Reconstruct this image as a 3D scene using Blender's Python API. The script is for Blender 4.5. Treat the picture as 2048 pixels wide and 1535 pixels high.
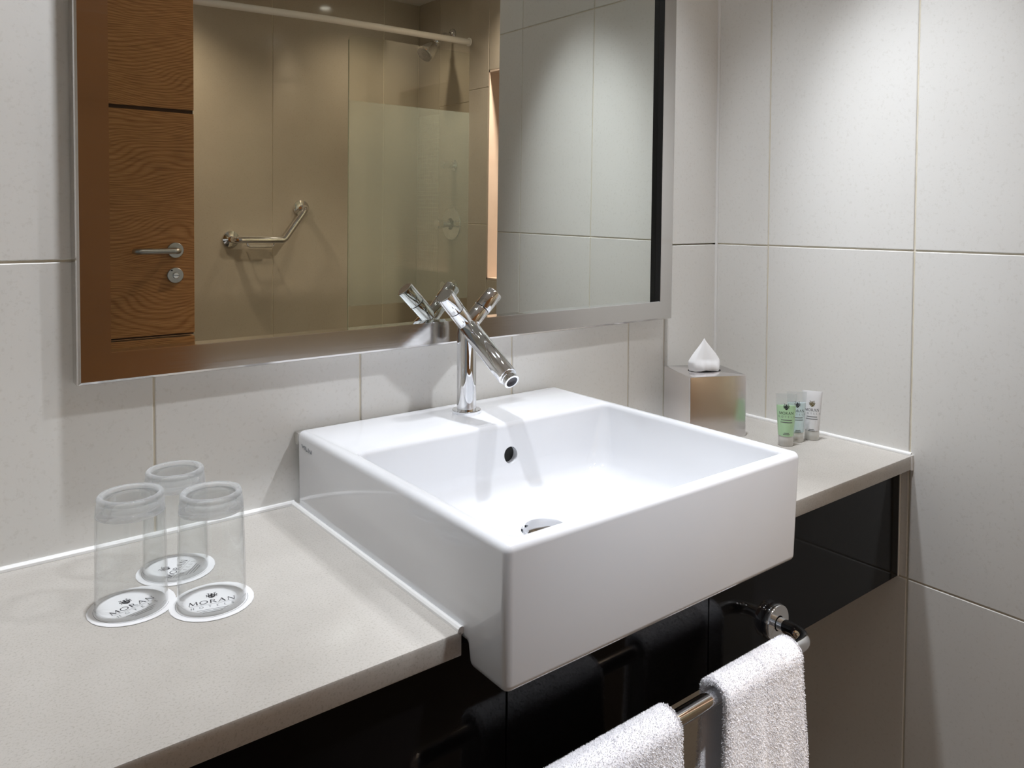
import bpy, bmesh, math, random
from mathutils import Vector, Matrix, Euler

# ------------------------------------------------------------------ camera, world, light
for o in list(bpy.data.objects):
    bpy.data.objects.remove(o)
scene = bpy.context.scene
COL = scene.collection
ZC = 0.85                      # height of the worktop above the floor; all z below are relative to the worktop

def cam_axes(yaw, pit, rol):
    f = Vector((math.sin(yaw)*math.cos(pit), math.cos(yaw)*math.cos(pit), math.sin(pit)))
    r = Vector((math.cos(yaw), -math.sin(yaw), 0)); u = r.cross(f)
    r2 = r*math.cos(rol)+u*math.sin(rol); u2 = -r*math.sin(rol)+u*math.cos(rol)
    return r2, u2, f
cd = bpy.data.cameras.new('camera'); cam = bpy.data.objects.new('camera', cd); COL.objects.link(cam)
r2, u2, f2 = cam_axes(0.66046, -0.03343, 0.0048)
cam.matrix_world = Matrix(((r2.x, u2.x, -f2.x, -1.42024), (r2.y, u2.y, -f2.y, -1.09297), (r2.z, u2.z, -f2.z, 0.42502+ZC), (0, 0, 0, 1)))
cd.sensor_fit = 'HORIZONTAL'; cd.sensor_width = 36.0; cd.lens = 1549.728*36.0/2048.0
cd.shift_y = -280.83/2048.0; cd.clip_start = 0.02
scene.camera = cam

w = bpy.data.worlds.new('world'); scene.world = w; w.use_nodes = True
w.node_tree.nodes['Background'].inputs[0].default_value = (0.92, 0.96, 1.0, 1)
w.node_tree.nodes['Background'].inputs[1].default_value = 0.15
scene.view_settings.view_transform = 'Standard'; scene.view_settings.look = 'None'
scene.view_settings.exposure = 0.1; scene.view_settings.gamma = 1.0
scene.view_settings.use_curve_mapping = False
cy = scene.cycles
cy.use_denoising = True; cy.max_bounces = 12; cy.diffuse_bounces = 5; cy.glossy_bounces = 6
cy.transmission_bounces = 10; cy.transparent_max_bounces = 14; cy.adaptive_threshold = 0.02
cy.caustics_reflective = True; cy.caustics_refractive = True; cy.blur_glossy = 0.3
cy.sample_clamp_indirect = 3.0

# ceiling downlights: x, y, watts, colour, cone in degrees, aim point, where
COOL = (0.935, 0.97, 1.03); PINK = (1.0, 0.83, 0.69); WARM = (1.0, 0.80, 0.59)
LAMPS = [
    (-1.15, -0.27, 60, COOL, 68, (-1.15, -0.25, 0), 'over the glasses by the mirror wall'),
    (-0.36, -0.27, 54, COOL, 62, (-0.34, -0.28, 0), 'over the tissue box by the mirror wall'),
    (-0.62, -0.46, 44, COOL, 34, (0.0, -0.47, .48), 'aimed at the right-hand wall'),
    (-0.26, -0.97, 34, COOL, 46, (-0.80, 0.0, .14), 'aimed at the basin'),
    (-0.70, -1.06, 118, COOL, 38, (-0.70, -0.67, -.2), 'in front of the towel rail'),
    (0.50, -1.25, 150, PINK, 110, (0.52, -1.40, 0), 'above the tall niche'),
    (-0.66, -2.30, 42, WARM, 124, (-0.66, -2.34, 0), 'above the grab rail'),
    (0.395, -2.28, 15, WARM, 128, (0.395, -2.28, 0), 'above the shower head'),
]

# ------------------------------------------------------------------ helpers
def link(o, parent=None):
    COL.objects.link(o)
    if parent is not None: o.parent = parent
    return o
def tag(o, label=None, cat=None, group=None, kind=None):
    if label: o['label'] = label
    if cat: o['category'] = cat
    if group: o['group'] = group
    if kind: o['kind'] = kind
    return o
def thing(name, label, cat, loc=(0, 0, 0), rotz=0.0, group=None, kind=None):
    o = bpy.data.objects.new(name, None); o.empty_display_size = 0.02
    link(o); o.location = loc; o.rotation_euler = (0, 0, rotz)
    return tag(o, label, cat, group, kind)

class MB:
    def __init__(self): self.v = []; self.f = []
    def add(self, vs, fs):
        n = len(self.v); self.v += [tuple(x) for x in vs]; self.f += [tuple(i+n for i in f) for f in fs]; return self
    def box(self, x0, x1, y0, y1, z0, z1, r=0.0, seg=2):
        if r <= 0:
            vs = [(x, y, z) for z in (z0, z1) for y in (y0, y1) for x in (x0, x1)]
            return self.add(vs, [(0, 2, 3, 1), (4, 5, 7, 6), (0, 1, 5, 4), (2, 6, 7, 3), (0, 4, 6, 2), (1, 3, 7, 5)])
        bm = bmesh.new(); bmesh.ops.create_cube(bm, size=1)
        for v in bm.verts:
            v.co = ((x0+x1)/2+v.co.x*(x1-x0), (y0+y1)/2+v.co.y*(y1-y0), (z0+z1)/2+v.co.z*(z1-z0))
        bmesh.ops.bevel(bm, geom=list(bm.edges), offset=r, segments=seg, profile=0.5, affect='EDGES')
        return self.bm(bm)
    def bm(self, bm):
        bm.verts.index_update()
        self.add([v.co[:] for v in bm.verts], [[v.index for v in f.verts] for f in bm.faces]); bm.free(); return self
    def loft(self, rings, closed=True, cap0=True, cap1=True):
        n = len(rings[0]); vs = [p for r in rings for p in r]; fs = []
        for i in range(len(rings)-1):
            for j in range(n if closed else n-1):
                k = (j+1) % n
                fs.append((i*n+j, i*n+k, (i+1)*n+k, (i+1)*n+j))
        if cap0: fs.append(tuple(range(n-1, -1, -1)))
        if cap1: fs.append(tuple((len(rings)-1)*n+j for j in range(n)))
        return self.add(vs, fs)
    def lathe(self, prof, origin=(0, 0, 0), axis=(0, 0, 1), n=40, cap0=False, cap1=False):
        a = Vector(axis).normalized(); e1 = a.orthogonal().normalized(); e2 = a.cross(e1); o = Vector(origin)
        rings = []
        for r, h in prof:
            rings.append([o+a*h+(e1*math.cos(2*math.pi*j/n)+e2*math.sin(2*math.pi*j/n))*max(r, 1e-6) for j in range(n)])
        return self.loft(rings, True, cap0, cap1)
    def cyl(self, p0, p1, r0, r1=None, n=32, bev=0.0):
        p0 = Vector(p0); p1 = Vector(p1); L = (p1-p0).length; r1 = r0 if r1 is None else r1
        if bev > 0:
            prof = [(r0-bev, 0), (r0-bev*.3, bev*.3), (r0, bev), (r1, L-bev), (r1-bev*.3, L-bev*.3), (r1-bev, L)]
        else: prof = [(r0, 0), (r1, L)]
        return self.lathe(prof, p0, p1-p0, n, True, True)
    def tube(self, pts, r, n=16, cap=True):
        pts = [Vector(p) for p in pts]; rings = []; e1 = None
        for i, p in enumerate(pts):
            t = (pts[min(i+1, len(pts)-1)]-pts[max(i-1, 0)]).normalized()
            if e1 is None: e1 = t.orthogonal().normalized()
            e1 = (e1-t*e1.dot(t)).normalized(); e2 = t.cross(e1)
            rr = r[i] if isinstance(r, (list, tuple)) else r
            rings.append([p+(e1*math.cos(2*math.pi*j/n)+e2*math.sin(2*math.pi*j/n))*rr for j in range(n)])
        return self.loft(rings, True, cap, cap)
    def mesh(self, name, mat, angle=35):
        me = bpy.data.meshes.new(name); me.from_pydata(self.v, [], self.f); me.validate()
        bm = bmesh.new(); bm.from_mesh(me); bmesh.ops.recalc_face_normals(bm, faces=bm.faces); bm.to_mesh(me); bm.free()
        me.materials.append(mat)
        for p in me.polygons: p.use_smooth = True
        me.set_sharp_from_angle(angle=math.radians(angle))
        return me
    def build(self, name, mat, parent=None, loc=(0, 0, 0), angle=35):
        o = bpy.data.objects.new(name, self.mesh(name, mat, angle)); link(o, parent); o.location = loc; return o

def bend(pts, r, n=8):
    """round the inner corners of a polyline"""
    pts = [Vector(p) for p in pts]; out = [pts[0]]
    for i in range(1, len(pts)-1):
        a = (pts[i-1]-pts[i]).normalized(); b = (pts[i+1]-pts[i]).normalized()
        ang = a.angle(b); t = r/math.tan(ang/2); p0 = pts[i]+a*t; p1 = pts[i]+b*t
        c = pts[i]+(a+b).normalized()*(r/math.sin(ang/2)); u = p0-c; v = p1-c; th = u.angle(v)
        for k in range(n+1):
            s = k/n; out.append(c+(u*math.sin((1-s)*th)+v*math.sin(s*th))/math.sin(th))
    out.append(pts[-1]); return out
def rrect(x0, x1, y0, y1, r, z, n=6):
    out = []
    for cx, cy_, a0 in ((x1-r, y1-r, 0), (x0+r, y1-r, 90), (x0+r, y0+r, 180), (x1-r, y0+r, 270)):
        for k in range(n+1):
            a = math.radians(a0+90*k/n); out.append((cx+r*math.cos(a), cy_+r*math.sin(a), z))
    return out
def shared(name, me, parent, loc, rot=None):
    o = bpy.data.objects.new(name, me); link(o, parent); o.location = loc
    if rot: o.rotation_euler = rot
    return o

# ------------------------------------------------------------------ materials
def mat(name, base=(.8, .8, .8), rough=.5, metal=0.0, **kw):
    m = bpy.data.materials.new(name); m.use_nodes = True; b = m.node_tree.nodes['Principled BSDF']
    b.inputs['Base Color'].default_value = (*base, 1); b.inputs['Roughness'].default_value = rough
    b.inputs['Metallic'].default_value = metal
    for k, v in kw.items(): b.inputs[k].default_value = v
    return m
def N(m, t, **kw):
    n = m.node_tree.nodes.new(t)
    for k, v in kw.items():
        if k in n.bl_rna.properties: setattr(n, k, v)
        else: n.inputs[k].default_value = v
    return n
def L(m, a, b): m.node_tree.links.new(a, b)
def ramp(m, stops):
    n = N(m, 'ShaderNodeValToRGB'); e = n.color_ramp.elements
    e[0].position, e[0].color = stops[0][0], (*stops[0][1], 1); e[1].position, e[1].color = stops[-1][0], (*stops[-1][1], 1)
    for p, c in stops[1:-1]: x = e.new(p); x.color = (*c, 1)
    return n
def P(m): return m.node_tree.nodes['Principled BSDF']
def mottled(name, c0, c1, scale, rough, bump=0.0, bscale=60, speck=None, per_object=0.0, coat=0.0):
    m = mat(name, c0, rough); tc = N(m, 'ShaderNodeTexCoord'); b = P(m)
    src = tc.outputs['Object']
    if per_object:
        oi = N(m, 'ShaderNodeObjectInfo'); va = N(m, 'ShaderNodeVectorMath', operation='SCALE'); va.inputs[0].default_value = (7, 3, 5)
        L(m, oi.outputs['Random'], va.inputs['Scale']); ad = N(m, 'ShaderNodeVectorMath', operation='ADD')
        L(m, tc.outputs['Object'], ad.inputs[0]); L(m, va.outputs[0], ad.inputs[1]); src = ad.outputs[0]
    n1 = N(m, 'ShaderNodeTexNoise', Scale=scale, Detail=6, Roughness=.6); L(m, src, n1.inputs['Vector'])
    r = ramp(m, [(.3, c0), (.7, c1)]); L(m, n1.outputs['Fac'], r.inputs[0]); col = r.outputs[0]
    if speck:
        n2 = N(m, 'ShaderNodeTexNoise', Scale=speck[0], Detail=2, Roughness=.7); L(m, src, n2.inputs['Vector'])
        r2_ = ramp(m, [(speck[1], (0, 0, 0)), (speck[2], (1, 1, 1))]); L(m, n2.outputs['Fac'], r2_.inputs[0])
        mx = N(m, 'ShaderNodeMix', data_type='RGBA'); mx.inputs['B'].default_value = (*speck[3], 1)
        mu = N(m, 'ShaderNodeMath', operation='MULTIPLY'); mu.inputs[1].default_value = speck[4]
        L(m, r2_.outputs[0], mu.inputs[0]); L(m, mu.outputs[0], mx.inputs['Factor']); L(m, col, mx.inputs['A']); col = mx.outputs['Result']
    if per_object:
        mr = N(m, 'ShaderNodeMapRange'); mr.inputs['To Min'].default_value = 1-per_object; mr.inputs['To Max'].default_value = 1+per_object
        L(m, oi.outputs['Random'], mr.inputs['Value'])
        hs = N(m, 'ShaderNodeHueSaturation'); L(m, mr.outputs[0], hs.inputs['Value']); L(m, col, hs.inputs['Color']); col = hs.outputs[0]
    L(m, col, b.inputs['Base Color'])
    if bump:
        n3 = N(m, 'ShaderNodeTexNoise', Scale=bscale, Detail=4); L(m, src, n3.inputs['Vector'])
        bp = N(m, 'ShaderNodeBump', Strength=bump, Distance=.002); L(m, n3.outputs['Fac'], bp.inputs['Height']); L(m, bp.outputs[0], b.inputs['Normal'])
    if coat: b.inputs['Coat Weight'].default_value = coat
    return m
M = {}
M['tile'] = mottled('pale_porcelain', (.78, .77, .74), (.82, .815, .79), 2.5, .42, .05, 90, (160, .56, .72, (.60, .58, .53), .30), .02)
M['shower_tile'] = mottled('beige_shower_tile', (.46, .415, .35), (.52, .475, .40), 2.0, .12, .03, 60, (150, .55, .75, (.36, .31, .24), .3), .03)
M['grout'] = mottled('cream_grout', (.66, .60, .47), (.77, .72, .61), 30, .9, .2, 200)
M['sealant'] = mat('white_sealant', (.86, .86, .85), .35)
M['stone'] = mottled('speckled_stone', (.50, .475, .44), (.545, .52, .485), 12, .16, .0, 60, (420, .52, .70, (.35, .32, .28), .55), 0)
M['ceramic'] = mat('white_glazed_ceramic', (.69, .70, .725), .06)
P(M['ceramic']).inputs['Coat Weight'].default_value = .5; P(M['ceramic']).inputs['Coat Roughness'].default_value = .03
M['chrome'] = mat('polished_chrome', (.86, .87, .89), .035, 1)
M['black'] = mat('gloss_black_panel', (.006, .006, .007), .07, 0, **{'Specular IOR Level': .15})
M['mattblack'] = mat('matt_black', (.006, .006, .006), .5)
M['mirror'] = mat('silvered_glass', (.68, .70, .66), .0, 1)
M['paint'] = mat('white_ceiling_paint', (.75, .74, .72), .8)
M['plaster'] = mottled('painted_plaster', (.55, .53, .49), (.60, .58, .54), 4, .7)
M['floor'] = mottled('floor_tile', (.055, .043, .034), (.08, .065, .05), 3, .35, .05, 50)
M['whiteplastic'] = mat('white_enamel', (.80, .80, .77), .25)
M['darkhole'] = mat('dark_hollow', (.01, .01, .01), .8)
M['paper'] = mat('white_paper', (.84, .84, .85), .8)
M['ink'] = mat('dark_print', (.02, .02, .03), .6)
M['greyink'] = mat('grey_print', (.16, .17, .18), .6)
M['gold'] = mat('gold_crest_print', (.13, .10, .025), .4)
M['satin'] = mat('satin_steel', (.60, .59, .56), .28, 1)
def brushed():
    m = mat('brushed_steel', (.63, .61, .59), .16, 1); b = P(m); tc = N(m, 'ShaderNodeTexCoord'); mp = N(m, 'ShaderNodeMapping')
    mp.inputs['Scale'].default_value = (6, 300, 420); L(m, tc.outputs['Object'], mp.inputs[0])
    n = N(m, 'ShaderNodeTexNoise', Scale=1.0, Detail=4); L(m, mp.outputs[0], n.inputs['Vector'])
    r = N(m, 'ShaderNodeMapRange'); r.inputs['To Min'].default_value = .08; r.inputs['To Max'].default_value = .19
    L(m, n.outputs['Fac'], r.inputs['Value']); L(m, r.outputs[0], b.inputs['Roughness'])
    bp = N(m, 'ShaderNodeBump', Strength=.03, Distance=.0005); L(m, n.outputs['Fac'], bp.inputs['Height']); L(m, bp.outputs[0], b.inputs['Normal'])
    return m
M['brushed'] = brushed()
M['boxsteel'] = mat('mirror_steel', (.86, .84, .85), .20, 1)
def oak():
    m = mat('oak_veneer', (.25, .12, .04), .45); b = P(m); tc = N(m, 'ShaderNodeTexCoord'); mp = N(m, 'ShaderNodeMapping')
    mp.inputs['Scale'].default_value = (1.7, 1.0, 4.2); L(m, tc.outputs['Object'], mp.inputs[0])
    n0 = N(m, 'ShaderNodeTexNoise', Scale=1.0, Detail=1.5, Roughness=.45); L(m, mp.outputs[0], n0.inputs['Vector'])
    sx_ = N(m, 'ShaderNodeSeparateXYZ'); L(m, tc.outputs['Object'], sx_.inputs[0])
    ma = N(m, 'ShaderNodeMath', operation='MULTIPLY'); ma.inputs[1].default_value = 620.0; L(m, sx_.outputs['Z'], ma.inputs[0])
    mu = N(m, 'ShaderNodeMath', operation='MULTIPLY_ADD'); mu.inputs[1].default_value = 235.0; L(m, n0.outputs['Fac'], mu.inputs[0]); L(m, ma.outputs[0], mu.inputs[2])
    fr = N(m, 'ShaderNodeMath', operation='SINE'); L(m, mu.outputs[0], fr.inputs[0])
    r = ramp(m, [(.0, (.41, .19, .063)), (.35, (.51, .25, .088)), (1.0, (.57, .29, .107))])
    mr = N(m, 'ShaderNodeMapRange'); mr.inputs['From Min'].default_value = -1; L(m, fr.outputs[0], mr.inputs['Value']); L(m, mr.outputs[0], r.inputs[0])
    mp2 = N(m, 'ShaderNodeMapping'); mp2.inputs['Scale'].default_value = (14, 14, 340); L(m, tc.outputs['Object'], mp2.inputs[0])
    n2 = N(m, 'ShaderNodeTexNoise', Scale=1, Detail=3); L(m, mp2.outputs[0], n2.inputs['Vector'])
    r2_ = ramp(m, [(.36, (.70, .64, .6)), (.6, (1.06, 1.05, 1.04))]); L(m, n2.outputs['Fac'], r2_.inputs[0])
    mx = N(m, 'ShaderNodeMix', data_type='RGBA', blend_type='MULTIPLY'); mx.inputs['Factor'].default_value = 1
    L(m, r.outputs[0], mx.inputs['A']); L(m, r2_.outputs[0], mx.inputs['B']); L(m, mx.outputs['Result'], b.inputs['Base Color'])
    return m
M['oak'] = oak()
M['oakdark'] = mat('oak_groove', (.06, .025, .008), .6)
def solid_glass():
    m = bpy.data.materials.new('highlit_tumbler_glass'); m.use_nodes = True; m.node_tree.nodes.clear()
    o = N(m, 'ShaderNodeOutputMaterial'); g = N(m, 'ShaderNodeBsdfGlass'); g.inputs['IOR'].default_value = 1.46; g.inputs['Roughness'].default_value = .02
    g.inputs['Color'].default_value = (.97, .99, 1, 1); t = N(m, 'ShaderNodeBsdfTransparent'); mx = N(m, 'ShaderNodeMixShader'); mx.inputs[0].default_value = .42
    L(m, g.outputs[0], mx.inputs[1]); L(m, t.outputs[0], mx.inputs[2])
    df = N(m, 'ShaderNodeBsdfDiffuse'); df.inputs[0].default_value = (.95, .97, 1, 1); m2 = N(m, 'ShaderNodeMixShader'); m2.inputs[0].default_value = .16  # white diffuse share paints the bright rim highlights into the glass
    L(m, mx.outputs[0], m2.inputs[1]); L(m, df.outputs[0], m2.inputs[2]); L(m, m2.outputs[0], o.inputs[0]); return m
M['glass'] = solid_glass()
def thin_glass(name, tint, frost=0.0, fcol=(.5, .52, .45), pattern=False):
    m = bpy.data.materials.new(name); m.use_nodes = True; nt = m.node_tree; nt.nodes.clear()
    out = N(m, 'ShaderNodeOutputMaterial'); tr = N(m, 'ShaderNodeBsdfTransparent'); tr.inputs[0].default_value = (*tint, 1)
    gl = N(m, 'ShaderNodeBsdfGlossy'); gl.inputs['Roughness'].default_value = .03 if not frost else .15
    fz = N(m, 'ShaderNodeFresnel'); ge = N(m, 'ShaderNodeNewGeometry'); mb_ = N(m, 'ShaderNodeMapRange')
    mb_.inputs['To Min'].default_value = 1.45; mb_.inputs['To Max'].default_value = 1/1.45      # same reflectance on both faces of the sheet
    L(m, ge.outputs['Backfacing'], mb_.inputs['Value']); L(m, mb_.outputs[0], fz.inputs[0])
    mx = N(m, 'ShaderNodeMixShader'); L(m, fz.outputs[0], mx.inputs[0]); last = tr.outputs[0]
    if frost:
        df = N(m, 'ShaderNodeBsdfDiffuse'); df.inputs[0].default_value = (*fcol, 1)
        tl = N(m, 'ShaderNodeBsdfTranslucent'); tl.inputs[0].default_value = (*fcol, 1)
        h = N(m, 'ShaderNodeMixShader'); h.inputs[0].default_value = .5; L(m, df.outputs[0], h.inputs[1]); L(m, tl.outputs[0], h.inputs[2])
        m2 = N(m, 'ShaderNodeMixShader'); m2.inputs[0].default_value = frost
        if pattern:
            tc = N(m, 'ShaderNodeTexCoord'); v = N(m, 'ShaderNodeTexVoronoi', Scale=160.0); v.inputs['Randomness'].default_value = .0
            L(m, tc.outputs['Object'], v.inputs['Vector'])
            mr = N(m, 'ShaderNodeMapRange'); mr.inputs['From Min'].default_value = .1; mr.inputs['From Max'].default_value = .6
            mr.inputs['To Min'].default_value = frost+.07; mr.inputs['To Max'].default_value = frost-.07
            L(m, v.outputs['Distance'], mr.inputs['Value']); L(m, mr.outputs[0], m2.inputs[0])
        L(m, tr.outputs[0], m2.inputs[1]); L(m, h.outputs[0], m2.inputs[2]); last = m2.outputs[0]
    L(m, last, mx.inputs[1]); L(m, gl.outputs[0], mx.inputs[2]); L(m, mx.outputs[0], out.inputs[0])
    return m
M['pane'] = thin_glass('clear_screen_glass', (.965, .97, .95))
M['thinwall'] = thin_glass('thin_tumbler_glass', (.975, .98, .98))
M['frost'] = thin_glass('frosted_film', (.97, .98, .96), .20, (.56, .64, .60), True)
M['terry'] = mottled('white_terry', (.84, .84, .88), (.90, .90, .93), 40, .95, .4, 500)
P(M['terry']).inputs['Sheen Weight'].default_value = .6
M['tissue'] = mat('white_tissue', (.90, .90, .91), .9)
P(M['tissue']).inputs['Subsurface Weight'].default_value = .25; P(M['tissue']).inputs['Subsurface Radius'].default_value = (.01, .01, .01)
def lens():
    m = bpy.data.materials.new('lamp_lens'); m.use_nodes = True; m.node_tree.nodes.clear()
    o = N(m, 'ShaderNodeOutputMaterial'); e = N(m, 'ShaderNodeEmission'); e.inputs[0].default_value = (1, .95, .87, 1); e.inputs[1].default_value = 40
    L(m, e.outputs[0], o.inputs[0]); return m
M['lens'] = lens()
def gel(name, col, alpha):
    m = thin_glass(name, tuple(.55+.45*c for c in col), alpha, col); return m
M['tube_clear'] = thin_glass('clear_tube_plastic', (.97, .98, .98), .16, (.80, .82, .84))
M['gel_green'] = mat('green_shampoo', (.50, .76, .48), .12)
M['gel_blue'] = mat('pale_blue_gel', (.66, .80, .83), .12)
M['lotion'] = mat('white_lotion_tube', (.80, .80, .81), .25)
M['cap_frost'] = mat('frosted_cap', (.72, .72, .69), .35)

# ------------------------------------------------------------------ the room
CEIL = 1.53; FLOOR = -ZC; LEFT = -1.60; FAR = -2.63
ROWS = [FLOOR, -0.227, 0.369, 0.965, CEIL]; G = 0.0015
tile_cache = {}
def tile_mesh(w_, h_, t_, key, m):
    k = (round(w_, 4), round(h_, 4), round(t_, 4), key)
    if k not in tile_cache:
        mb = MB()
        if key == 'y': mb.box(-w_/2, w_/2, 0, t_, -h_/2, h_/2, .0011, 1)          # faces -y
        elif key == 'x': mb.box(0, t_, -w_/2, w_/2, -h_/2, h_/2, .0011, 1)        # faces -x
        elif key == 'Y': mb.box(-w_/2, w_/2, -t_, 0, -h_/2, h_/2, .0011, 1)       # faces +y
        tile_cache[k] = mb.mesh('tile', m, 20)
    return tile_cache[k]
def tiles_y(parent, cols, y, rows, m, t_=.007, key='y', skip=lambda a, b: False):
    for a, b in zip(cols[:-1], cols[1:]):
        for c, d in zip(rows[:-1], rows[1:]):
            if skip((a+b)/2, (c+d)/2): continue
            shared('tile', tile_mesh(b-a-2*G, d-c-2*G, t_, key, m), parent, ((a+b)/2, y, (c+d)/2))
def tiles_x(parent, cols, x, rows, m, t_=.007, skip=lambda a, b: False):
    for a, b in zip(cols[:-1], cols[1:]):
        for c, d in zip(rows[:-1], rows[1:]):
            if skip((a+b)/2, (c+d)/2): continue
            shared('tile', tile_mesh(b-a-2*G, d-c-2*G, t_, 'x', m), parent, (x, (a+b)/2, (c+d)/2))

wb = tag(MB().box(LEFT-.1, .10, .0022, .12, FLOOR, CEIL).build('wall_back', M['grout']),
         'pale stone-look tiled wall behind the mirror and worktop', 'wall', kind='structure')
tiles_y(wb, [LEFT, -1.4692, -1.1692, -.8692, -.5692, -.2692, -.161], 0, ROWS, M['tile'])
tiles_y(wb, [-.161, .0], -.008, ROWS, M['tile'], .015)                         # the slightly proud strip next to the corner
wr = tag(MB().box(.0022, .57, -.853, .0, FLOOR, CEIL).build('wall_right', M['grout']),
         'pale stone-look tiled wall to the right of the worktop', 'wall', kind='structure')
tiles_x(wr, [-.853, -.7397, -.4397, -.1397, -.008], 0, ROWS, M['tile'])
# white bead in the corner
tag(MB().cyl((-.0015, -.0095, FLOOR), (-.0015, -.0095, CEIL), .0032, n=10).build('trim_1', M['sealant']), 'white sealant bead in the tiled wall corner', 'trim', kind='structure')

# side wall further back with a tall lit niche (seen in the mirror)
NY0, NY1, NZ0, NZ1, ND = -1.69, -1.20, .13, 1.035, .11
ws = MB(); x0, x1 = .5722, .75
ws.box(x0, x1, -1.84, NY0, FLOOR, CEIL).box(x0, x1, NY1, -.853, FLOOR, CEIL).box(x0, x1, NY0, NY1, FLOOR, NZ0).box(x0, x1, NY0, NY1, NZ1, CEIL).box(.57+ND+.01, x1, NY0, NY1, NZ0, NZ1)
ws = tag(ws.build('wall_side', M['grout']), 'tiled wall with tall niche, seen in the mirror behind the tap', 'wall', kind='structure')
tiles_x(ws, [-1.84, NY0], .57, ROWS, M['shower_tile']); tiles_x(ws, [NY1, -.853], .57, ROWS, M['shower_tile'])
tiles_x(ws, [NY0, NY1], .57, [FLOOR, -.227, NZ0], M['shower_tile']); tiles_x(ws, [NY0, NY1], .57, [NZ1, CEIL], M['shower_tile'])
nl = MB(); t = .008
nl.box(.57, .57+ND, NY0, NY0+t, NZ0, NZ1).box(.57, .57+ND, NY1-t, NY1, NZ0, NZ1).box(.57, .57+ND, NY0, NY1, NZ0, NZ0+t).box(.57, .57+ND, NY0, NY1, NZ1-t, NZ1).box(.57+ND, .57+ND+.01, NY0, NY1, NZ0, NZ1)
nl.build('niche_lining', mottled('pink_stone', (.62, .50, .42), (.68, .56, .48), 6, .5), ws)
wsh = tag(MB().box(.7822, .9, FAR, -1.84, FLOOR, CEIL).build('wall_shower', M['grout']), 'beige tiled shower wall that carries the shower head, in the mirror', 'wall', kind='structure')
tiles_x(wsh, [FAR, -2.416], .78, [FLOOR, .10, .93, CEIL], M['shower_tile'], skip=lambda a, b: .1 < b < .93)
tiles_x(wsh, [-2.416, -1.84], .78, ROWS, M['shower_tile'])
mo = MB(); s = .0214
for i in range(10):
    for j in range(39):
        y = FAR+s*i; z = .10+j*.0213
        mo.box(.7795, .7845, y+.001, y+s-.001, z+.001, z+.0203)
tag(mo.build('mosaic', mottled('pale_mosaic', (.55, .52, .44), (.62, .59, .52), 30, .15), wsh), kind='stuff')
wf = tag(MB().box(LEFT-.1, .9, FAR-.12, FAR-.0022, FLOOR, CEIL).build('wall_far', M['grout']), 'beige tiled wall opposite the mirror, carrying the grab rail', 'wall', kind='structure')
tiles_y(wf, [LEFT, -1.231, -.631, -.031, .569, .78], FAR, [FLOOR, CEIL], M['shower_tile'], .007, 'Y')
# left wall with the doorway
DY0, DY1, DZ = -1.62, -.72, 1.20
wl = MB().box(LEFT-.12, LEFT, DY1, .0, FLOOR, CEIL).box(LEFT-.12, LEFT, FAR, DY0, FLOOR, CEIL).box(LEFT-.12, LEFT, DY0, DY1, DZ, CEIL)
tag(wl.build('wall_left', M['plaster']), 'plain wall with the doorway, outside the picture on the left', 'wall', kind='structure')
tag(MB().box(LEFT-.9, .9, FAR-.12, .12, FLOOR-.06, FLOOR).build('floor', M['floor']), 'dark floor below the worktop', 'floor', kind='structure')
tag(MB().box(LEFT-.12, .9, FAR-.12, .12, CEIL, CEIL+.06).build('ceiling', M['paint']), 'white ceiling at the top of the mirror image', 'ceiling', kind='structure')

# downlights
for x, y, wt, colr, cone, aim, where in LAMPS:
    d = thing('ceiling_downlight', 'round recessed ceiling downlight '+where, 'downlight', (x, y, CEIL-.012), 0, 'ceiling downlights')
    MB().lathe([(.030, .000), (.044, .000), (.046, .004), (.046, .012), (.030, .012), (.030, .0)], n=36).build('trim_ring', M['whiteplastic'], d)
    MB().lathe([(.0299, .008), (.0001, .008)], n=28).build('lamp_lens', M['lens'], d)
    ld = bpy.data.lights.new('downlight_lamp', 'SPOT'); ld.energy = wt; ld.color = colr; ld.shadow_soft_size = .032
    ld.spot_size = math.radians(cone); ld.spot_blend = 1.0
    lo = bpy.data.objects.new('downlight_lamp', ld); link(lo, d); lo.location = (0, 0, -.012)
    lo.rotation_euler = (Vector(aim)-Vector((x, y, CEIL-.024))).to_track_quat('-Z', 'Y').to_euler()

# ------------------------------------------------------------------ mirror
MX0, MX1, MZ0, MZ1, MD, MW = -1.2632, -.1757, .2175, 1.22, .033, .0375
mi = thing('wall_mirror', 'large rectangular mirror in a flat brushed steel frame above the basin', 'mirror', (0, -.0, MZ0))
mi.rotation_euler = (.0075, 0, 0)
H = MZ1-MZ0
def rail(pts):      # pts: outer a, outer b, inner b, inner a as (x, z): a mitred flat bar with softened outer edge
    mb = MB(); c = .004
    (ax, az), (bx, bz), (cx_, cz_), (dx_, dz_) = pts
    cxm = (MX0+MX1)/2; czm = H/2
    def ins(x, z): return (x+(c if x < cxm else -c), z+(c if z < czm else -c))
    a2, b2 = ins(ax, az), ins(bx, bz)
    def mid(p, q): return ((p[0]*.3+q[0]*.7), (p[1]*.3+q[1]*.7))
    a1, b1 = mid(a2, (ax, az)), mid(b2, (bx, bz))
    prof = [(((ax, az), (bx, bz)), 0.0), (((ax, az), (bx, bz)), -MD+c), ((a1, b1), -MD+c*.3), ((a2, b2), -MD), (((dx_, dz_), (cx_, cz_)), -MD), (((dx_, dz_), (cx_, cz_)), 0.0)]
    vs = []
    for (p, q), y in prof: vs += [(p[0], y, p[1]), (q[0], y, q[1])]
    n = len(prof); fs = [(2*i, 2*i+1, 2*((i+1) % n)+1, 2*((i+1) % n)) for i in range(n)]
    fs += [tuple(2*i for i in range(n)), tuple(2*i+1 for i in range(n-1, -1, -1))]
    return mb.add(vs, fs)
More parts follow.
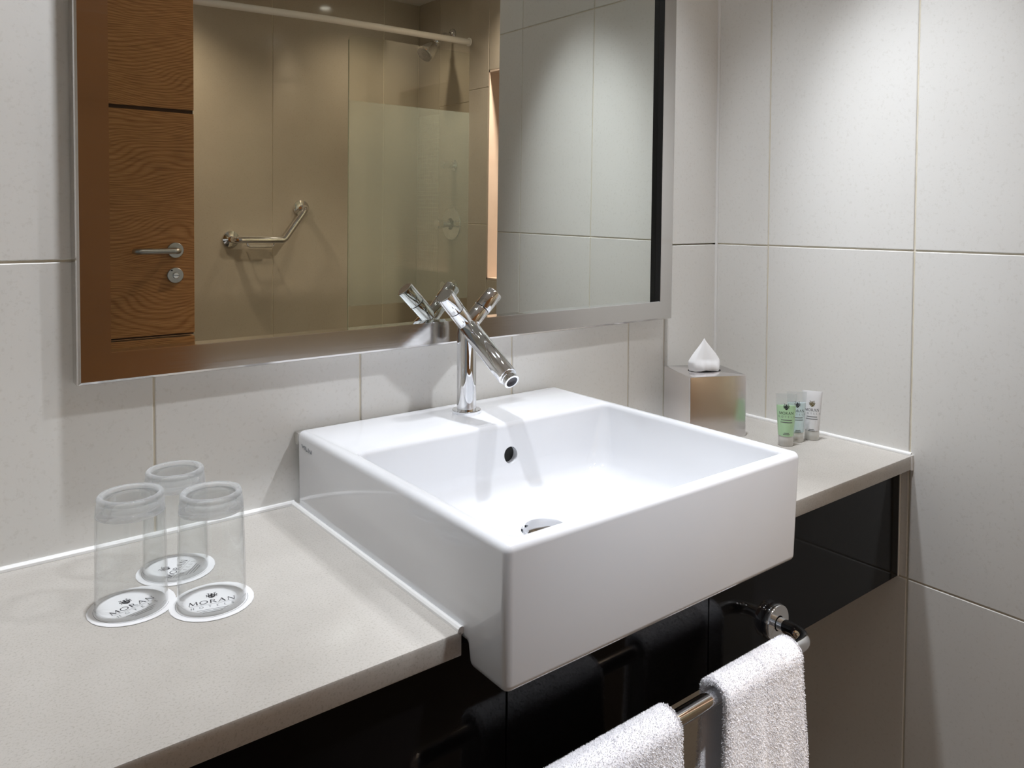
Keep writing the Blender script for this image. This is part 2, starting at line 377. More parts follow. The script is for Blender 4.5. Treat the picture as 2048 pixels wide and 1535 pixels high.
o_ = [(MX0, 0), (MX1, 0), (MX1, H), (MX0, H)]; i_ = [(MX0+MW, MW), (MX1-MW, MW), (MX1-MW, H-MW), (MX0+MW, H-MW)]
for k in range(4):
    rail([o_[k], o_[(k+1) % 4], i_[(k+1) % 4], i_[k]]).build('frame_rail', M['brushed'], mi, angle=12)
MB().box(MX0+.02, MX1-.02, -.0195, -.0145, .02, H-.02).build('mirror_glass', M['mirror'], mi)
MB().box(MX1-MW-.0012, MX1-MW+.0002, -.0325, -.0196, MW, H-MW).build('edge_strip', M['mattblack'], mi)  # black strip along the frame's right inner return
MB().box(MX0+MW, MX1-MW, -.0325, -.0196, MW-.0002, MW+.0008).build('bottom_bead', M['chrome'], mi)

# ------------------------------------------------------------------ worktop
SX0, SX1, SY0, SY1, SZT, SZB = -.978, -.479, -.518, -.012, .113, -.035
wt_ = MB(); YF = -.4445; TH = .026
poly = [(LEFT, -.0005), (-.0005, -.0005), (-.0005, YF), (SX1+.002, YF), (SX1+.002, -.008), (SX0-.002, -.008), (SX0-.002, YF), (LEFT, YF)]
bm = bmesh.new(); vs = [bm.verts.new((x, y, -TH)) for x, y in poly]; fc = bm.faces.new(vs)
ex = bmesh.ops.extrude_face_region(bm, geom=[fc]); bmesh.ops.translate(bm, vec=(0, 0, TH), verts=[g for g in ex['geom'] if isinstance(g, bmesh.types.BMVert)])
ed = [e for e in bm.edges if all(abs(v.co.y-YF) < 1e-5 for v in e.verts) and abs(e.verts[0].co.z-e.verts[1].co.z) < 1e-6]
bmesh.ops.bevel(bm, geom=ed, offset=.0022, segments=2, profile=.5, affect='EDGES')
wt_.bm(bm); worktop = wt_.build('worktop', M['stone'])
tag(worktop, 'cream speckled stone worktop running along the tiled wall', 'worktop')
def bead(a, b, r=.004): return MB().tube([a, b], r, 10).build('sealant_bead', M['sealant'], worktop)
bead((LEFT, -.0015, .0012), (SX0, -.0015, .0012), .0048); bead((SX1, -.0095, .001), (-.003, -.0095, .001), .004)
bead((-.0012, -.009, .0012), (-.0012, YF+.001, .0012), .0042)
bead((SX0-.0015, -.004, .0008), (SX0-.0015, YF+.0005, .0008), .0042); bead((SX1+.0015, -.012, .0008), (SX1+.0015, YF+.002, .0008), .003)
bead((-.0025, YF+.001, .001), (-.0025, YF+.001, -TH), .0035)

# black panels under the worktop
PY = -.425; PZ0 = -.226
ap = thing('apron_panels', 'gloss black apron panels below the front edge of the worktop', 'panel', (0, PY, PZ0))
for a, b in ((LEFT, -.9065), (-.9050, -.5525), (-.5510, -.0055)):
    MB().box(a, b, 0, .018, 0, -TH-PZ0, .0008, 1).build('panel', M['black'], ap)
MB().box(-.0055, -.0015, -.001, .006, 0, -TH-PZ0).build('end_strip', M['sealant'], ap)

# ------------------------------------------------------------------ basin
def cutter():
    rings = []
    IX0, IX1, IY0, IY1 = SX0+.021, SX1-.021, SY0+.0165, -.166
    e = .0095
    rings.append(rrect(IX0-e, IX1+e, IY0-e, IY1+e, .012+e, SZT+.02))
    for k in range(7):
        a = math.radians(90*k/6); d = e*(1-math.sin(a)); rings.append(rrect(IX0-d, IX1+d, IY0-d, IY1+d, .012+d, SZT+.0012-e*(1-math.cos(a))))
    for zz, ix, iyf, iyb, r in ((.085, .006, .004, .003, .018), (.05, .015, .010, .008, .026), (.026, .024, .017, .013, .034), (.013, .033, .026, .020, .040), (.006, .046, .040, .032, .046), (.0025, .07, .07, .055, .05), (.0015, .12, .10, .075, .05)):
        rings.append(rrect(IX0+ix, IX1-ix, IY0+iyf, IY1-iyb, r, zz))
    return MB().loft(rings)
basin = thing('washbasin', 'square white ceramic washbasin set over the front of the worktop', 'basin', ((SX0+SX1)/2, YF, 0))
bx, by = (SX0+SX1)/2, YF
bm = bmesh.new()
pr = [(SY1, -.012), (SY1, SZT), (SY0, SZT), (SY0+.002, SZB), (-.4515, SZB), (-.4475, -.012)]
va = [bm.verts.new((SX0+(0 if z > .05 else .001), y, z)) for y, z in pr]; vb = [bm.verts.new((SX1-(0 if z > .05 else .006), y, z)) for y, z in pr]
n = len(pr); bm.faces.new(va); bm.faces.new(list(reversed(vb)))
for i in range(n): bm.faces.new((va[i], vb[i], vb[(i+1) % n], va[(i+1) % n]))
bmesh.ops.recalc_face_normals(bm, faces=bm.faces)
bmesh.ops.bevel(bm, geom=[e for e in bm.edges], offset=.009, segments=5, profile=.5, affect='EDGES')
body = MB().bm(bm).build('basin_body', M['ceramic'])
cut = cutter().build('basin_cut', M['ceramic'])
hole = MB().cyl((-.705, -.19, .0645), (-.705, -.1575, .0645), .0125, n=32).build('overflow_cut', M['ceramic'])
for c_ in (cut, hole):
    md = body.modifiers.new('b', 'BOOLEAN'); md.operation = 'DIFFERENCE'; md.object = c_; md.solver = 'EXACT'
dg = bpy.context.evaluated_depsgraph_get(); me = bpy.data.meshes.new_from_object(body.evaluated_get(dg))
body.modifiers.clear(); body.data = me
for c_ in (cut, hole): bpy.data.objects.remove(c_)
for p in me.polygons: p.use_smooth = True
me.set_sharp_from_angle(angle=math.radians(40))
body.parent = basin; body.location = (-bx, -by, 0)
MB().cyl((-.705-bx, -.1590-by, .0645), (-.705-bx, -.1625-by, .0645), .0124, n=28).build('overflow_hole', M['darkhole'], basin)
MB().box(SX0-bx+.001, SX1-bx-.001, -.0128-by, -.0006-by, .090, .1085, .002, 2).build('back_sealant', mat('grey_sealant', (.50, .49, .46), .6), basin)
mk = MB()
for k, (y0_, z0_, y1_, z1_) in enumerate(((-.030, .0965, -.034, .0925), (-.034, .0925, -.040, .0955), (-.042, .0960, -.042, .0905), (-.045, .0960, -.046, .0900), (-.046, .0900, -.051, .0905), (-.054, .0955, -.054, .0890), (-.057, .0935, -.062, .0895), (-.064, .0950, -.064, .0890))):
    d_ = Vector((0, y1_-y0_, z1_-z0_)).normalized(); n_ = Vector((0, -d_.z, d_.y))*.0010; p_ = Vector((SX0-bx-.00025, y0_-by, z0_)); q_ = Vector((SX0-bx-.00025, y1_-by, z1_))
    mk.add([p_+n_, p_-n_, q_-n_, q_+n_], [(0, 1, 2, 3)])
mk.build('maker_mark', mat('faded_grey_print', (.22, .24, .26), .5), basin)
dr = MB().lathe([(.0, .0085), (.018, .0082), (.028, .0062), (.0305, .0035), (.0305, .0015), (.033, .0012), (.034, -.001)], (-.748-bx, -.304-by, .0020), n=40).build('drain_plug', M['chrome'], basin)

# ------------------------------------------------------------------ mixer tap
TX, TY = -.7191, -.0734
tap = thing('basin_mixer', 'chrome X-shaped mixer tap with two angled handles on the basin ledge', 'tap', (TX, TY, SZT))
MB().lathe([(.0001, 0), (.0228, 0), (.0233, .0012), (.0233, .004), (.0222, .005), (.0145, .005)], n=48).build('base_flange', M['chrome'], tap)
J = Vector((0, -.003, .139)); SP = Vector((0, -.1085, .0745)); LH = Vector((-.0475, -.0085, .191)); RH = Vector((.0485, -.0085, .1895))
MB().lathe([(.0156, .005), (.0156, .126), (.0145, .135), (.009, .142), (.0001, .1445)], n=48).build('stem', M['chrome'], tap)
sd = (SP-J).normalized()
sp = MB().cyl(J-sd*.006, SP, .0152, n=44, bev=.0016).build('spout', M['chrome'], tap)
MB().lathe([(.0128, 0), (.0128, .003), (.0116, .0034), (.0116, .0085), (.0122, .0092), (.0122, .0115), (.0092, .0118), (.0092, .006)], SP, sd, 36).build('aerator', M['chrome'], sp)
MB().lathe([(.0093, .0068), (.0001, .0068)], SP, sd, 24).build('aerator_screen', mat('aerator_mesh', (.10, .10, .11), .5), sp)
for E_ in (LH, RH):
    d_ = (E_-J).normalized(); ln = (E_-J).length; mid_ = J+d_*(ln*.52)
    MB().cyl(J-d_*.004, mid_-d_*.0006, .0136, n=40, bev=.0005).build('handle_socket', M['chrome'], tap)
    hd = MB().cyl(mid_+d_*.0006, E_, .0142, n=44, bev=.0012).build('handle', M['chrome'], tap)
    MB().lathe([(.0128, -.001), (.0128, .0006), (.0001, .0006)], E_, d_, 36).build('handle_cap', M['satin'], hd)
    MB().cyl(mid_-d_*.0008, mid_+d_*.0008, .0126, n=32).build('joint_ring', M['mattblack'], hd)
exec_later = []
del exec_later
# ------------------------------------------------------------------ lettering
TN, TK = .075, .15
def arc(cx, cy_, rx, ry, a0, a1, n=14):
    return [(cx+rx*math.cos(math.radians(a0+(a1-a0)*k/n)), cy_+ry*math.sin(math.radians(a0+(a1-a0)*k/n))) for k in range(n+1)]
GLY = {
    'M': (1.12, [([(.10, 0), (.20, 1)], TN), ([(.19, 1), (.56, .05)], TK), ([(.56, .05), (.92, 1)], TN), ([(.92, 1), (1.02, 0)], TK), ([(0, .02), (.2, .02)], .05), ([(.9, .02), (1.12, .02)], .05)]),
    'O': (1.04, [(arc(.52, .5, .44, .47, 0, 360, 24), .12)]),
    'R': (.86, [([(.17, 0), (.17, 1)], TK), ([(.17, .97)]+arc(.36, .73, .26, .24, 90, -90, 10)+[(.17, .49)], .09), ([(.40, .5), (.82, 0)], .13), ([(.02, .02), (.32, .02)], .05)]),
    'A': (.96, [([(.10, 0), (.47, 1)], TN), ([(.45, 1), (.86, 0)], TK), ([(.22, .34), (.70, .34)], .06), ([(0, .02), (.22, .02)], .05), ([(.74, .02), (.97, .02)], .05)]),
    'N': (1.0, [([(.14, 0), (.14, 1)], TN), ([(.12, 1), (.86, .02)], TK), ([(.86, 0), (.86, 1)], TN), ([(.02, .02), (.27, .02)], .05), ([(.73, .98), (.99, .98)], .05)]),
    'H': (.92, [([(.16, 0), (.16, 1)], TK), ([(.76, 0), (.76, 1)], TK), ([(.16, .5), (.76, .5)], .07)]),
    'T': (.84, [([(.42, 0), (.42, 1)], TK), ([(.03, .96), (.81, .96)], .08)]),
    'E': (.70, [([(.15, 0), (.15, 1)], TK), ([(.15, .96), (.64, .96)], .08), ([(.15, .52), (.56, .52)], .07), ([(.15, .04), (.66, .04)], .08)]),
    'L': (.66, [([(.15, 0), (.15, 1)], TK), ([(.15, .04), (.62, .04)], .08)]),
    'S': (.62, [(arc(.31, .74, .20, .22, 20, 230, 10)+arc(.31, .27, .22, .23, 50, -160, 10), .11)]),
}
def stroke(mb, pts, wd, fx):
    pts = [Vector((p[0], p[1], 0)) for p in pts]; q = []
    for i, p in enumerate(pts):
        t_ = (pts[min(i+1, len(pts)-1)]-pts[max(i-1, 0)]).normalized(); nn = Vector((-t_.y, t_.x, 0))*(wd/2)
        q += [fx(p+nn), fx(p-nn)]
    mb.add(q, [(2*i, 2*i+1, 2*i+3, 2*i+2) for i in range(len(pts)-1)])
def lettering(mb, text, height, cx, cy_, place, gap=.12, stretch=1.0):
    W = sum(GLY[c][0] for c in text)+gap*(len(text)-1); x = -W/2
    for c in text:
        for pts, wd in GLY[c][1]:
            stroke(mb, pts, wd, lambda p: place((x+p.x)*height*stretch+cx, (p.y-.5)*height+cy_))
        x += GLY[c][0]+gap
def crest(mb, s, cx, cy_, place):
    fx = lambda p: place(p.x*s+cx, p.y*s+cy_)
    sh = [(-.30, .10), (.30, .10), (.30, -.14), (.20, -.36), (0, -.5), (-.20, -.36), (-.30, -.14)]
    for i in range(len(sh)): stroke(mb, [sh[i], sh[(i+1) % len(sh)]], .13, fx)
    for pts, wd in (([(0, .1), (0, -.45)], .12), ([(-.28, -.1), (.28, -.1)], .10), ([(-.16, .0), (-.05, -.25)], .14), ([(.16, -.2), (.05, -.4)], .12),
                    ([(-.18, .12), (-.30, .28), (-.22, .45), (-.42, .5)], .09), ([(.18, .12), (.30, .28), (.22, .45), (.42, .5)], .09),
                    ([(0, .12), (0, .42)], .16), ([(-.12, .3), (.12, .3)], .10), ([(-.40, -.05), (-.5, .1), (-.40, .24)], .09), ([(.40, -.05), (.5, .1), (.40, .24)], .09),
                    ([(-.42, -.1), (-.48, -.25)], .08), ([(.42, -.1), (.48, -.25)], .08)):
        stroke(mb, pts, wd, fx)

# ------------------------------------------------------------------ paper coasters and upturned tumblers
SPOTS = [((-1.2363, -.1842), 16.4, 'leftmost of the three on the worktop', .0362, .0335, .1245),
         ((-1.1640, -.2268), -14.7, 'nearest the basin of the three', .0356, .0325, .1235),
         ((-1.1745, -.1210), 52.0, 'at the back, closest to the tiled wall', .0362, .0327, .1225)]
rnd = random.Random(4)
for (cx, cy_), ang, which, rm, rb, hh in SPOTS:
    co = thing('paper_coaster', 'round printed white paper coaster, '+which, 'coaster', (cx, cy_, .0002), math.radians(ang), 'paper coasters under the tumblers')
    nn = 72; ph = rnd.random()*6
    def rim(k, r): return r*(1+.004*math.sin(k*2*math.pi/nn*24))
    def lift(k): return .0010*max(0, math.sin(k*2*math.pi/nn+ph))**3
    ring = lambda r, z, up=0: [(rim(k, r)*math.cos(2*math.pi*k/nn), rim(k, r)*math.sin(2*math.pi*k/nn), z+up*lift(k)) for k in range(nn)]
    MB().loft([ring(.030, 0), ring(.0435, 0, 1), ring(.0440, .0004, 1), ring(.0435, .0008, 1), ring(.030, .0008)]).build('paper_disc', M['paper'], co)
    z = .00095; pl = lambda x, y: (x, y, z)
    pr_ = MB(); lettering(pr_, 'MORAN', .0078, 0, -.0005, pl, .14, 1.12); crest(pr_, .0115, 0, .0135, pl)
    pr_.build('crest_print', M['ink'], co)
    pg = MB(); lettering(pg, 'HOTELS', .0042, 0, -.0118, pl, 1.15); stroke(pg, [(-.0235, -.0068), (.0235, -.0068)], .0003, lambda p: (p.x, p.y, z))
    for i in range(3): stroke(pg, [(-.016+.003*i, -.0185-.0032*i), (.016-.003*i, -.0185-.0032*i)], .0007, lambda p: (p.x, p.y, z))
    pg.build('small_print', M['greyink'], co)
    MB().loft([[(r*math.cos(2*math.pi*k/nn), r*math.sin(2*math.pi*k/nn), z) for k in range(nn)] for r in (.0372, .0376)], True, False, False).build('printed_ring', M['greyink'], co)
    tm = thing('glass_tumbler', 'upturned clear glass tumbler, '+which, 'glass', (cx, cy_, .0012), 0, 'upturned glass tumblers')
    th = .0013
    zb_ = hh-.0215; rj = rb+.0012
    wall = [(rm-th, .0006), (rm-th*.5, 0), (rm, .0006), (rm-.0002, hh*.3), (rj, zb_), (rj-th, zb_), (rm-th-.0002, hh*.3), (rm-th, .0006)]
    MB().lathe(wall, n=72).build('glass_wall', M['thinwall'], tm, angle=60)
    ri = rb-.0074
    disc = [(.0, hh-.0053), (ri*.6, hh-.0050), (ri, hh-.0036), (ri, hh-.0150), (ri*.6, hh-.0152), (.0, hh-.0154)]
    MB().lathe(disc, n=64).build('glass_bottom', M['thinwall'], tm, angle=60)
    ring_ = [(rj, zb_+.0002), (rb+.0006, hh-.0125), (rb-.0002, hh-.0078), (rb-.0012, hh-.0066), (rb-.0001, hh-.0054), (rb-.0001, hh-.0028), (rb-.0014, hh-.0005), (rb-.0034, hh), (rb-.0058, hh-.0009), (ri+.0002, hh-.0037),
             (ri+.0002, hh-.0150), (rb-.0045, hh-.0168), (rj-th-.0008, zb_+.0020), (rj-th, zb_+.0002), (rj, zb_+.0002)]
    MB().lathe(ring_, n=72).build('glass_foot_ring', M['glass'], tm, angle=60)

# ------------------------------------------------------------------ tissue box
SB = .120
tb = thing('tissue_box_cover', 'polished steel cube cover for tissues beside the wall corner', 'tissue box', (-.1637, -.1078, .0003), math.atan2(-.0505, .1079))
h_ = SB/2
def box_ring(e, z, r): return rrect(-h_+e, h_-e, -h_+e, h_-e, r, z, 4)
sl = [(.033*math.cos(a)*1.0, .022*math.sin(a), SB) for a in [2*math.pi*k/20 for k in range(20)]]
MB().loft([box_ring(0, 0, .002), box_ring(0, SB-.0016, .002), box_ring(.0005, SB-.0005, .002), box_ring(.0016, SB, .002)]).build('steel_cover', M['boxsteel'], tb, angle=30)
MB().loft([[(x*1.04, y*1.04, SB+.0003) for x, y, z in sl], [(x*.98, y*.98, SB+.0006) for x, y, z in sl]]).build('slot', M['darkhole'], tb)
ti = thing('paper_tissue', 'white tissue folded to a peak, rising from the steel box', 'tissue', (-.1637, -.1078, SB+.001), math.atan2(-.0505, .1079)+.12)
rings = []; NR, NS = 26, 64
for i in range(NR+1):
    t = i/NR; zz = .064*t
    wd = .0335*(1+.10*math.sin(t*math.pi*1.1)) if t < .28 else None
    if t < .30: wx = .0320+.0032*math.sin(t/.30*math.pi*.5)
    else: u = (t-.30)/.70; wx = .0352*((1-u)**1.12)*(1+.10*math.sin(u*math.pi))
    wy = .020*(1-t)**.85*(1+.2*math.sin(min(t*3, 1)*math.pi))
    rg = []
    for k in range(NS):
        a = 2*math.pi*k/NS
        pleat = 1+.10*(1-t)*math.sin(5*a+3*t)+.05*(1-t)*math.sin(11*a-4*t)
        rg.append((wx*math.cos(a)*(1+.03*(1-t)*math.sin(7*a))-.001*t, wy*math.sin(a)*pleat, zz+.0022*(1-t)*math.sin(3*a+1)))
    rings.append(rg)
MB().loft(rings).build('tissue_sheet', M['tissue'], ti, angle=80)

# ------------------------------------------------------------------ toiletry tubes
def tube_item(loc, rz, name, lab, cat, liquid, level, wtop, hgt, rb_, dark, capmat, capshow):
    o = thing(name, lab, cat, loc, rz, 'toiletry tubes by the wall')
    hc = .0185
    MB().lathe([(.0001, 0), (rb_*.93, 0), (rb_*.97, .0008), (rb_*.97, hc-.001), (rb_*.94, hc), (.0001, hc)], n=32).build('cap', capmat, o)
    def ring(z, g=0.0):
        t_ = max(0, (z-hc)/(hgt-hc)); wx = rb_+(wtop/2-rb_)*t_-g; wy = rb_*(1-t_)**.75+.0006*t_-g*(1-t_)
        return [(wx*math.cos(2*math.pi*k/36), max(wy, .0004)*math.sin(2*math.pi*k/36), z) for k in range(36)]
    z0_ = hc+.0004 if liquid is None else level
    zs = [z0_+(hgt-z0_)*k/12 for k in range(13)]
    MB().loft([ring(z) for z in zs]).build('tube_body', M['lotion'] if liquid is None else M['tube_clear'], o)
    if liquid:
        zs2 = [hc+.0004+(level-hc-.0006)*k/10 for k in range(11)]
        MB().loft([ring(z) for z in zs2]).build('tube_contents', liquid, o)
    def surf(x, zz):
        t_ = max(0, (zz-hc)/(hgt-hc)); wx = rb_+(wtop/2-rb_)*t_; wy = rb_*(1-t_)**.75+.0006*t_
        s_ = max(0.0, 1-(x/wx)**2)**.5
        return (x, -(wy*s_+.00025), zz)
    zt = hgt-.0235
    a_ = MB(); crest(a_, .0105, 0, zt, surf); a_.build('crest_print', M['gold'] if dark is None else dark, o)
    b_ = MB(); lettering(b_, 'MORAN', .0048, 0, zt-.0115, surf, .12, .98); b_.build('brand_print', M['ink'], o)
    c_ = MB(); lettering(c_, 'HOTELS', .0034, 0, zt-.0182, surf, .95, .9)
    for i, (dz, hw) in enumerate(((-.0242, .0095), (-.0285, .0105), (-.048, .0045), (-.0505, .006))):
        stroke(c_, [(-hw+hw*2*k/8, zt+dz) for k in range(9)], .0012, lambda p: surf(p.x, p.y))
    c_.build('small_print', M['greyink'], o)
    return o
va_ = math.atan2(.67, .74)   # the fronts look towards the camera
FACE = math.atan2(-1.0930+.27, -1.4202+.09)+math.pi/2
tube_item((-.1245, -.2680, .0003), FACE+.10, 'shampoo_tube', 'small clear tube of green shampoo standing on its cap', 'toiletry tube', M['gel_green'], .075, .0375, .0965, .0140, M['ink'], M['cap_frost'], 1)
tube_item((-.0850, -.2650, .0003), FACE+.25, 'shower_gel_tube', 'small clear tube of pale blue gel, middle of the three', 'toiletry tube', M['gel_blue'], .074, .0375, .0945, .0140, M['ink'], M['cap_frost'], 1)
tube_item((-.0490, -.2760, .0003), FACE-.05, 'lotion_tube', 'small white lotion tube with gold crest, nearest the wall', 'toiletry tube', None, 0, .0365, .0930, .0140, None, M['cap_frost'], 1)

# ------------------------------------------------------------------ towel rail
BX, BY, BZ, BR = -.4010, -.491, -.181, .0100
tr = thing('towel_rail', 'chrome towel rail fixed to the black apron panel', 'towel rail', (BX, PY, BZ))
MB().tube(bend([(0, -.010, 0), (0, BY-PY, 0), (-.60, BY-PY, 0), (-.60, -.010, 0)], .030, 10), BR, 24).build('rail_tube', M['chrome'], tr)
for x in (0, -.60):
    MB().lathe([(.0001, -.0003), (.0270, -.0003), (.0275, .001), (.0275, .0105), (.0262, .0125), (.0115, .0130)], (x, 0, 0), (0, -1, 0), 40).build('wall_flange', M['chrome'], tr)

# ------------------------------------------------------------------ towels
def towel(label, xa, xb, front_len, back_len, seed, skew=0.0, splay=0.0):
    rn = random.Random(seed); T = .0095; R0 = BR+.0030; NX, layers = 34, []
    o = thing('hand_towel', label, 'towel', ((xa+xb)/2, BY, BZ), 0, 'towels on the rail')
    xm = (xa+xb)/2
    # profile around the rail: back bottom -> over the rail -> front bottom, as (y, z, ny, nz)
    pf = []
    nb = 26
    for k in range(nb): pf.append((R0+.002*(1-k/nb), -back_len*(1-k/nb), 1, 0))
    for k in range(17):
        a = math.pi*k/16; pf.append((R0*math.cos(a), R0*math.sin(a), math.cos(a), math.sin(a)))
    nf = 34
    for k in range(1, nf+1): pf.append((-R0-.010*(k/nf)*splay, -front_len*k/nf, -1, 0))
    ph1, ph2 = rn.random()*6, rn.random()*6
    def pos(i, u, off):
        y, z, ny, nz = pf[i]; down = max(0, -z)
        wav = .0035*math.sin(u*9+ph1+down*6)*min(1, down*6)+.0022*math.sin(u*21+ph2)*min(1, down*8)
        x = xa+(xb-xa)*u-xm+skew*down*(1-u)+.002*math.sin(down*22+ph1)*(1 if u < .5 else -1)
        return Vector((x, y+ny*(off)+(wav if ny != 0 else 0), z+nz*off))
    rings = []
    for i in range(len(pf)):
        ring = []
        for k in range(NX+1): ring.append(pos(i, k/NX, T+(.0 if 0 < k < NX else -.003)))
        for k in range(NX, -1, -1): ring.append(pos(i, k/NX, (.0 if 0 < k < NX else .003)))
        rings.append(ring)
    mb = MB().loft(rings); mb.build('towel_cloth', M['terry'], o, angle=70)
    # pile: short loops of yarn standing off the cloth
    pile = MB(); vs, fs = [], []
    def tuft(p, nrm):
        d = (nrm+Vector((rn.uniform(-.5, .5), rn.uniform(-.5, .5), rn.uniform(-.7, .4)))).normalized()
        s_ = d.cross(Vector((rn.uniform(-1, 1), rn.uniform(-1, 1), rn.uniform(-1, 1)))).normalized()*.00055
        h2 = rn.uniform(.0013, .0027); n_ = len(vs); q = p-nrm*.0004
        vs.extend([(q-s_)[:], (q+s_)[:], (q+d*h2)[:]]); fs.append((n_, n_+1, n_+2))
    lens_ = [0]
    for i in range(1, len(pf)): lens_.append(lens_[-1]+math.hypot(pf[i][0]-pf[i-1][0], pf[i][1]-pf[i-1][1])+(.018/16*math.pi if 26 <= i <= 43 else 0))
    tot = lens_[-1]
    cnt = 60000
    import bisect
    for _ in range(cnt):
        s_ = rn.random()*tot; i = min(max(bisect.bisect(lens_, s_)-1, 0), len(pf)-2); fr = (s_-lens_[i])/max(1e-6, lens_[i+1]-lens_[i])
        u = rn.random(); a, b = pos(i, u, T), pos(i+1, u, T); nrm = Vector((0, pf[i][2], pf[i][3]))
        if i >= 43 or i < 26: nrm = Vector((0, pf[i][2], 0))
        tuft(a.lerp(b, fr), nrm)
    for _ in range(9000):
        s_ = rn.random()*tot; i = min(max(bisect.bisect(lens_, s_)-1, 0), len(pf)-2); fr = rn.random()
        e_ = 0 if rn.random() < .5 else 1; off = T*rn.uniform(.1, .95); a, b = pos(i, e_, off), pos(i+1, e_, off)
        tuft(a.lerp(b, fr), Vector((-1 if e_ == 0 else 1, 0, 0)))
    pile.add(vs, fs)
    me_ = bpy.data.meshes.new('pile'); me_.from_pydata(pile.v, [], pile.f); me_.materials.append(M['terry'])
    po = bpy.data.objects.new('pile', me_); link(po, o); po['kind'] = 'stuff'
    return o
towel('folded white terry towel on the rail, near its bent end', -.6270, -.4560, .27, .27, 3, .0, .6)
towel('folded white terry towel on the rail, cut off by the picture bottom', -.9080, -.7090, .27, .27, 8, .0, .6)

# ------------------------------------------------------------------ oak door (seen in the mirror)
DX1, DYP, DT = -.6690, -1.650, .044
door = thing('door_1', 'oak veneered door with grooves and lever handle, seen in the mirror', 'door', (DX1, DYP, FLOOR+.008), 0, None, 'structure')
zb = FLOOR+.008; DW = .905
g = .012
for a, b in ((FLOOR+.008, .004-g/2), (.004+g/2, .745-g/2), (.745+g/2, 1.19)):
    MB().box(-DW, 0, -DT, 0, a-zb, b-zb, .0006, 1).build('board', M['oak'], door)
MB().box(-DW+.002, -.0015, -DT+.006, -.007, .004-zb, 1.18-zb).build('core', M['oakdark'], door)
def rose(x, z, r=.0255):
    return MB().lathe([(.0001, .0001), (r-.001, .0001), (r, .001), (r, .006), (r-.0015, .0075), (.0001, .0078)], (x, 0, z), (0, 1, 0), 36)
lx, lz = -.0605, .2875-zb
lv = rose(lx, lz).build('lever_rose', M['satin'], door)
MB().tube(bend([(lx, .006, lz), (lx, .052, lz), (lx-.128, .052, lz), (lx-.128, .030, lz)], .016, 8), .0095, 18).build('lever', M['satin'], lv)
tt = rose(lx-.001, .2046-zb).build('turn_rose', M['satin'], door)
MB().lathe([(.010, .007), (.010, .013), (.0085, .0145), (.0001, .0145)], (lx-.001, 0, .2046-zb), (0, 1, 0), 28).build('thumb_turn', M['chrome'], tt)
MB().box(lx-.010, lx+.008, .0143, .0150, .2040-zb, .2052-zb).build('turn_slot', M['mattblack'], tt)
MB().box(lx-.016, lx-.010, .0076, .0080, .2190-zb, .2235-zb).build('indicator', M['mattblack'], tt)
MB().box(-.0005, .0022, -.032, -.012, .280-zb, .318-zb).build('latch_plate', M['oakdark'], door)

# ------------------------------------------------------------------ shower
GY = -1.84
sc = thing('shower_screen', 'glass shower screen with a frosted band, seen in the mirror', 'shower screen', (.0, GY, FLOOR))
def pane_ring(y, e=0.0):
    pts = [(.5765-e, 0+e), (.5765-e, 1.13-FLOOR-e)]
    for k in range(9):
        a = math.radians(90+90*k/8); pts.append((-.017+.022+e*0+.022*math.cos(a)+e, 1.13-FLOOR-.022+.022*math.sin(a)-e))
    pts.append((-.017+e, 0+e)); return [(x, y, z) for x, z in pts]
MB().loft([pane_ring(-.004, .0008), pane_ring(-.0032), pane_ring(.0032), pane_ring(.004, .0008)]).build('glass_pane', M['pane'], sc, angle=20)
MB().box(-.0165, .5760, .0042, .0046, .033-FLOOR, .866-FLOOR).build('frosted_band', M['frost'], sc)
MB().box(-.0172, -.0160, -.0042, .0042, .0, 1.108-FLOOR).build('glass_edge', mat('green_glass_edge', (.42, .46, .36), .2), sc)
sr = thing('curtain_rail', 'white curtain rail spanning the shower above the glass screen', 'rail', (0, GY, 1.16))
MB().tube([(LEFT, 0, -.016), (-.6, 0, .0), (-.11, 0, .0155), (.576, 0, .0205)], .0135, 20).build('rail_tube', M['whiteplastic'], sr)
MB().cyl((.564, 0, .0205), (.5765, 0, .0205), .019, n=28, bev=.002).build('wall_socket', M['whiteplastic'], sr)
# shower head
sh = thing('shower_sprayer', 'chrome bell-shaped shower head on a short arm, seen in the mirror', 'shower sprayer', (.78, -2.2935, 1.319))
MB().lathe([(.030, 0), (.030, .004), (.026, .012), (.016, .018), (.011, .020)], (0, 0, 0), (-1, 0, 0), 32).build('wall_flange', M['chrome'], sh)
arm_end = Vector((-.098, .0, -.050))
MB().tube(bend([(-.012, 0, 0), (-.055, 0, -.006), tuple(arm_end)], .03, 6), .0095, 16).build('arm', M['chrome'], sh)
hd_ = Vector((-.72, .12, -.68)).normalized()
hs = MB().lathe([(.012, -.014), (.018, -.010), (.019, .004), (.013, .010), (.019, .018), (.031, .050), (.041, .085), (.044, .100), (.044, .107), (.040, .110)], arm_end, hd_, 36).build('spray_bell', M['chrome'], sh)
MB().lathe([(.0405, .1080), (.029, .105), (.028, .1095), (.015, .1095), (.014, .103), (.0001, .103)], arm_end, hd_, 32).build('spray_face', mat('grey_spray_face', (.09, .085, .07), .4), hs)
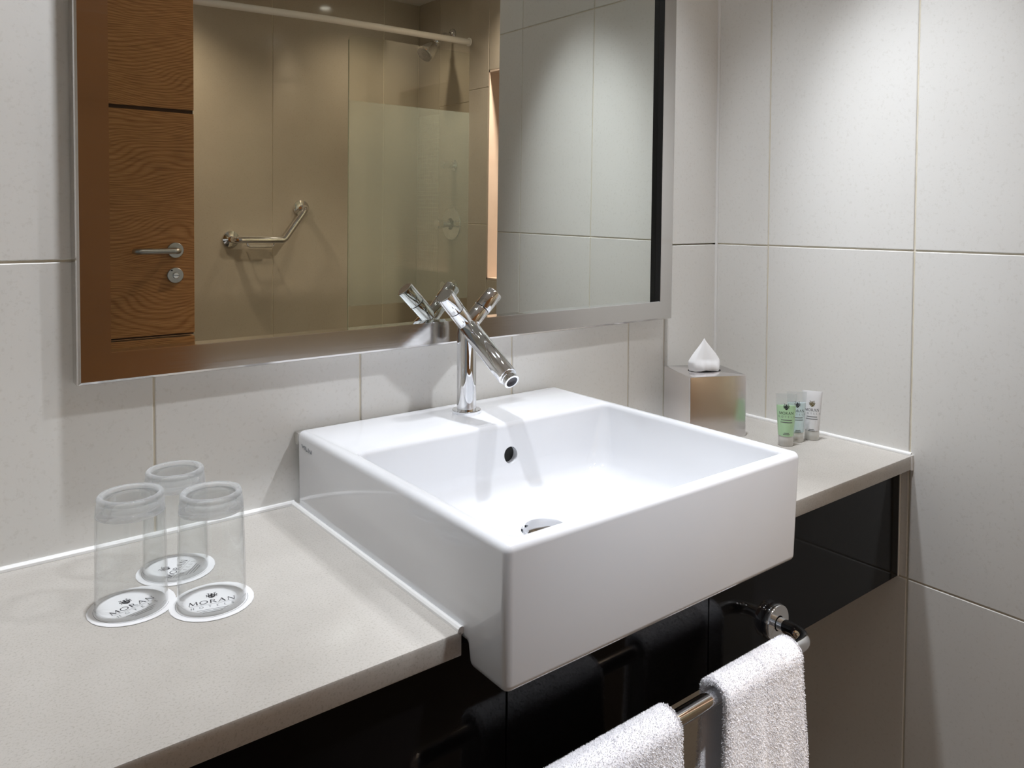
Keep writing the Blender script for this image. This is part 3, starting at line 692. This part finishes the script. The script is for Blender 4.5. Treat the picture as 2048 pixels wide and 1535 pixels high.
# valves
def valve(name, label, y, z, plate, knob_r, knob_l):
    o = thing(name, label, 'shower valve', (.78, y, z))
    if plate: MB().lathe([(.0001, .0), (plate, 0), (plate, .003), (plate-.003, .007), (.030, .009)], (0, 0, 0), (-1, 0, 0), 44).build('cover_plate', M['chrome'], o)
    else: MB().lathe([(.0001, 0), (.030, 0), (.030, .004), (.024, .010), (.0001, .012)], (0, 0, 0), (-1, 0, 0), 32).build('wall_rose', M['chrome'], o)
    MB().lathe([(knob_r*.8, .006), (knob_r*.8, knob_l*.45), (knob_r*.92, knob_l*.5), (knob_r*.92, knob_l*.78), (knob_r*1.1, knob_l*.84), (knob_r*1.1, knob_l-.002), (knob_r, knob_l), (.0001, knob_l)], (0, 0, 0), (-1, 0, 0), 32).build('knob', M['chrome'], o)
    return o
valve('shower_valve', 'small chrome valve knob between the shower head and the round plate', -2.268, .657, None, .021, .075)
valve('shower_valve', 'chrome mixer knob on a large round plate in the shower', -2.285, .357, .084, .024, .095)
valve('shower_valve', 'small chrome valve knob below the round plate, behind the tap reflection', -2.256, .043, None, .021, .075)
# grab rail
gr = thing('grab_rail', 'angled chrome grab rail on the beige wall, seen in the mirror', 'grab rail', (-.234, FAR, .278))
gpts = bend([(0, .010, 0), (0, .075, 0), (.232, .075, -.004), (.345, .075, .150), (.345, .010, .150)], .028, 8)
MB().tube(gpts, .0160, 20).build('rail_tube', M['chrome'], gr)
for x, z in ((0, 0), (.345, .150)):
    MB().lathe([(.0001, .0), (.038, 0), (.040, .002), (.038, .012), (.020, .017), (.013, .018)], (x, 0, z), (0, 1, 0), 36).build('wall_flange', M['chrome'], gr)
MB().tube(bend([(.050, .068, -.004), (.062, .070, -.034), (.178, .070, -.036), (.190, .068, -.006)], .012, 6), .0035, 10).build('soap_wire', M['chrome'], gr)
for k in range(3): MB().tube([(.066, .020+.022*k, -.032), (.174, .020+.022*k, -.034)], .0028, 8).build('soap_wire', M['chrome'], gr)
for x in (.066, .174): MB().tube([(x, .008, -.032), (x, .070, -.032)], .0030, 8).build('soap_wire', M['chrome'], gr)

# ------------------------------------------------------------------ lift everything so the floor lies at z = 0
for o in list(bpy.data.objects):
    if o.parent is None and o.type != 'CAMERA': o.location.z += ZC
